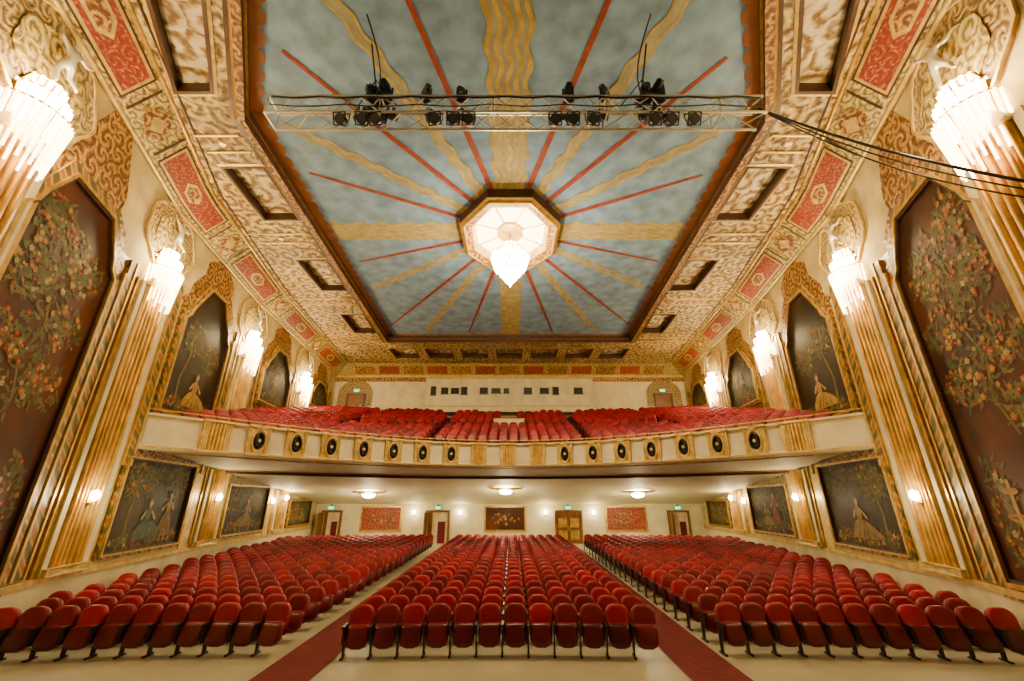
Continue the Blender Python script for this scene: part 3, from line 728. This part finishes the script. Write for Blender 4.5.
# ------------------------------------------------------------ seats
def seat_template():
    V=[];F=[];MI=[]
    def addm(vs,fs,mi):
        o=len(V); V.extend(vs)
        for f in fs: F.append(tuple(o+a for a in f)); MI.append(mi)
    def pad(c,w,h,th,tilt,rt,rb,mi,taper=1.0):
        pts=[]
        def corner(cx,cz,r,a0,n):
            for i in range(n+1):
                a=a0+math.pi/2*i/n; pts.append((cx+r*math.cos(a),cz+r*math.sin(a)))
        corner(w/2-rt,h/2-rt,rt,0,4); corner(-w/2+rt,h/2-rt,rt,math.pi/2,4); corner(-w/2+rb,-h/2+rb,rb,math.pi,2); corner(w/2-rb,-h/2+rb,rb,1.5*math.pi,2)
        n=len(pts); vs=[]
        for y,ins in((th/2,.03),(th*.3,0),(-th*.2,0),(-th*.42,.025),(-th*.5,.075)):
            for x,z in pts:
                kx=(w/2-ins)/(w/2); kz=(h/2-ins)/(h/2); vs.append((x*kx*(1 if z>0 else taper),y,z*kz))
        fs=[(j*n+i,j*n+(i+1)%n,(j+1)*n+(i+1)%n,(j+1)*n+i) for j in range(4) for i in range(n)]
        fs+=[tuple(range(4*n,5*n)),tuple(range(n-1,-1,-1))]
        ca,sa=math.cos(tilt),math.sin(tilt)
        addm([(x+c[0],y*ca-z*sa+c[1],y*sa+z*ca+c[2]) for x,y,z in vs],fs,mi)
    def bx(c,d,mi):
        vs=[(c[0]+a*d[0]/2,c[1]+b*d[1]/2,c[2]+e*d[2]/2) for e in(-1,1) for a,b in((-1,-1),(1,-1),(1,1),(-1,1))]
        addm(vs,[(3,2,1,0),(4,5,6,7),(0,1,5,4),(1,2,6,5),(2,3,7,6),(3,0,4,7)],mi)
    pad((0,.13,.67),.51,.52,.14,math.radians(-14),.19,.05,0,.95)
    pad((0,.19,.60),.49,.60,.03,math.radians(-14),.18,.05,1)
    pad((0,-.07,.38),.47,.42,.16,math.radians(-24),.06,.15,1)
    pad((0,.0,.42),.46,.38,.10,math.radians(-24),.05,.05,0)
    bx((-.275,-.05,.58),(.055,.36,.04),2); bx((-.275,.03,.29),(.035,.10,.56),3); bx((-.275,0,.02),(.05,.30,.03),3); bx((-.275,-.04,.42),(.025,.28,.30),3)
    return np.array(V),F,np.array(MI)
tv,tf,tm=seat_template()
tl=np.concatenate([np.array(f) for f in tf]); tlen=np.array([len(f) for f in tf])
def seats(name,place,parent=None):
    n=len(place); V=np.zeros((n,len(tv),3))
    for i,(x,y,z,r,w) in enumerate(place):
        c,s=math.cos(r),math.sin(r); a=tv.copy(); a[:,0]*=w
        V[i,:,0]=x+a[:,0]*c-a[:,1]*s; V[i,:,1]=y+a[:,0]*s+a[:,1]*c; V[i,:,2]=z+a[:,2]
    me=bpy.data.meshes.new(name); me.vertices.add(n*len(tv)); me.vertices.foreach_set('co',V.ravel())
    L=(tl[None,:]+np.arange(n)[:,None]*len(tv)).ravel(); me.loops.add(len(L)); me.loops.foreach_set('vertex_index',L.astype(np.int32))
    ln=np.tile(tlen,n); st=np.concatenate([[0],np.cumsum(ln)[:-1]]); me.polygons.add(len(ln)); me.polygons.foreach_set('loop_start',st.astype(np.int32))
    try: me.polygons.foreach_set('loop_total',ln.astype(np.int32))
    except Exception: pass
    for k in('velvet','seatpan','black','iron'): me.materials.append(M[k])
    me.polygons.foreach_set('material_index',np.tile(tm,n).astype(np.int32)); me.update(calc_edges=True); me.validate()
    me.shade_smooth(); me.set_sharp_from_angle(angle=math.radians(60))
    o=bpy.data.objects.new(name,me); C.objects.link(o)
    return o
rows=21; SW=.55
pc=[]
for r in range(rows):
    for i in range(12):
        x=-3.05+i*SW+.02; y=10.55+.90*r-.014*x*x
        pc.append((x,y,floorz(y),-.028*x+random.uniform(-.01,.01),1.0))
seats('theater_seat_block',pc)
for s in(-1,1):
    pl=[]
    for r in range(rows):
        y=10.62+.90*r; i=0
        while True:
            x=4.95+i*SW; yy=y-.016*(x-4.95)**2
            if x>wallx(yy)-.40: break
            pl.append((s*x,yy,floorz(yy),s*-.032*(x-4.95),1.0)); i+=1
    seats('theater_seat_block',pl)
pb=[]
k=0
while True:
    sdist=1.05+.84*k; k+=1
    if sdist>20: break
    if k==6: continue
    for sg in(-1,1):
        x=.28
        while x<14:
            sl=-.116*x; dx=.56/math.sqrt(1+sl*sl)
            y=yf(x)+sdist
            if y>8 and y<31.2 and x<wallx(y)-.55:
                f=x/wallx(y)
                if not(.29<f<.33) and not(.64<f<.68) and not (k>5 and abs(x)<.5):
                    t=bal_t(x,y); pb.append((sg*x,y,top_z(t)+.05,math.atan(sl)*sg,1.0))
            x+=dx
seats('balcony_seating',pb)

# ------------------------------------------------------------ lighting truss
tr=empty('lighting_truss'); mb=MB()
tx0,tx1=-6.0,6.6; yc,zc,h=8.0,9.35,.27
ch4=[(yc-h,zc-h),(yc+h,zc-h),(yc+h,zc+h),(yc-h,zc+h)]
for y,z in ch4: mb.cyl((tx0,y,z),(tx1,y,z),.032,'alu')
nb=22; st=(tx1-tx0)/nb
for i in range(nb):
    xa=tx0+i*st; xb=xa+st
    for j in range(4):
        a=ch4[j]; b=ch4[(j+1)%4]
        if i%2: a,b=b,a
        mb.cyl((xa,*a),(xb,*b),.018,'alu',n=6)
    if i%5==0:
        for j in range(4): mb.cyl((xa,*ch4[j]),(xa,*ch4[(j+1)%4]),.022,'alu',n=6)
mb.obj('truss_frame',tr,smooth=40)
mb=MB()
for x in(-3.3,3.55):
    mb.cyl((x,yc,zc+h),(x,yc-.9,TOP+.34),.022,'black',n=6); mb.box((x,yc,zc+h+.08),(.25,.12,.18),'black')
    for dx in(-.5,.5): mb.cyl((x+dx,yc,zc+h),(x,yc-.35,zc+.75),.016,'black',n=5)
mb.obj('hanging_cables',tr)
for x,sg in((-3.3,1),(3.55,-1)):
    tube('feed_cable',[(x+sg*(.25*math.sin(t*3.1)+.1*t),yc-.2-1.4*t,zc+h+(TOP+.3-zc-h)*t-.3*math.sin(math.pi*t)) for t in [i/20 for i in range(21)]],.018,'black',tr)
tube('power_cable',[(tx0+.1+i*(tx1-tx0-.2)/60,yc-h-.03,zc+h-.05-.05*abs(math.sin(i*.55))) for i in range(61)],.026,'black',tr)
tube('control_cable',[(tx0+.1+i*(tx1-tx0-.2)/60,yc-h-.03,zc-.05-.07*abs(math.sin(i*.35))) for i in range(61)],.016,'black',tr)
def unx(px,t=10.9): return (px-512)/418*t+.2
def can(x,y,z,tilt,scale=1.0,yaw=0):
    e=empty('stage_spotlight'); mb=MB(); sc=scale
    d=Vector((math.sin(yaw)*math.cos(tilt),-math.cos(yaw)*math.cos(tilt),-math.sin(tilt))); c=Vector((x,y,z))
    b=c-d*.18*sc; f=c+d*.18*sc
    mb.cyl(b,c-d*.05*sc,.07*sc,'black',.12*sc,12); mb.cyl(c-d*.05*sc,f,.12*sc,'black',.135*sc,12); mb.cyl(f,f+d*.01,.115*sc,'lens',n=12)
    u=Vector((math.cos(yaw),math.sin(yaw),0)); w_=d.cross(u)
    for a_,b_ in((u,w_),(w_,u)):
        for q in(-1,1): mb.cyl(f+a_*q*.15*sc-b_*.15*sc,f+a_*q*.15*sc+b_*.15*sc,.018,'black',n=5)
    top=c+Vector((0,0,.24*sc))
    for q in(-1,1): mb.cyl(c+u*q*.15*sc,top+u*q*.15*sc,.014,'black',n=6)
    mb.cyl(top-u*.15*sc,top+u*.15*sc,.016,'black',n=6); mb.cyl(top,top+Vector((0,0,.1)),.025,'black',n=6)
    mb.obj('lamp_body',e,smooth=40)
for px in(350,370,384,440,456,471,553,570,588,647,663,684): can(unx(px),yc-.2,zc-h-.24,.5,1.0,random.uniform(-.15,.15))
for px,dz in((362,.0),(372,.05),(380,-.1),(392,.0),(646,.0),(655,.05),(665,-.08),(430,-.05),(462,-.05),(566,-.05),(600,-.05)): can(unx(px),yc+.1,zc+dz,.2,.85,random.uniform(-.8,.8))
def mover(x,y,z,a,b,sc=.72):
    e=empty('moving_head_light'); mb=MB()
    mb.box((x,y,z+.06),(.34*sc,.30*sc,.14*sc),'black',a)
    u=Vector((math.cos(a),math.sin(a),0))
    for q in(-1,1): mb.box((x+u.x*q*.17*sc,y+u.y*q*.17*sc,z+.3*sc),(.06*sc,.14*sc,.4*sc),'black',a)
    d=Vector((-math.sin(a)*math.cos(b),math.cos(a)*math.cos(b)*-1,math.sin(b))); c=Vector((x,y,z+.42*sc))
    mb.cyl(c-d*.22*sc,c+d*.05*sc,.13*sc,'black',.15*sc,12); mb.cyl(c+d*.05*sc,c+d*.25*sc,.15*sc,'black',.11*sc,12); mb.cyl(c+d*.25*sc,c+d*.26*sc,.09*sc,'lens',n=12)
    mb.obj('yoke_and_head',e,smooth=40)
for px,a,b,sc in((374,.9,-.3,.8),(386,.5,.8,.9),(427,-.5,.2,.7),(462,.3,-.5,.7),(568,-.3,.9,.75),(604,.7,.2,.7),(646,.2,-.2,.8),(657,-.4,.7,.9)): mover(unx(px),yc-.15,zc+h+.02,a,b,sc)
for j in range(3):
    pts=[]
    A=Vector((6.6,8.0,9.5)); B=Vector((9.0+.02*j,5.35,4.62-.16*j))
    for i in range(25):
        t=i/24; p=A.lerp(B,t); p.z-=(.25+.14*j)*math.sin(math.pi*t); pts.append(p[:])
    tube('stage_power_cable',pts,.030 if j==0 else .016,'black')

# ------------------------------------------------------------ lift to floor datum, camera, world
for o in list(bpy.context.scene.objects):
    if o.parent is None: o.location.z+=Z0
cam=bpy.data.cameras.new('camera'); co=bpy.data.objects.new('camera',cam); C.objects.link(co)
cam.sensor_width=36; cam.lens=36*418/1024; cam.clip_start=.1
co.location=(.2,0,Z0); co.rotation_euler=(math.radians(90+20.9),0,0)
bpy.context.scene.camera=co
w=bpy.data.worlds.new('world'); bpy.context.scene.world=w; w.use_nodes=True
bg=w.node_tree.nodes['Background']; bg.inputs[0].default_value=(1,.80,.50,1); bg.inputs[1].default_value=.10
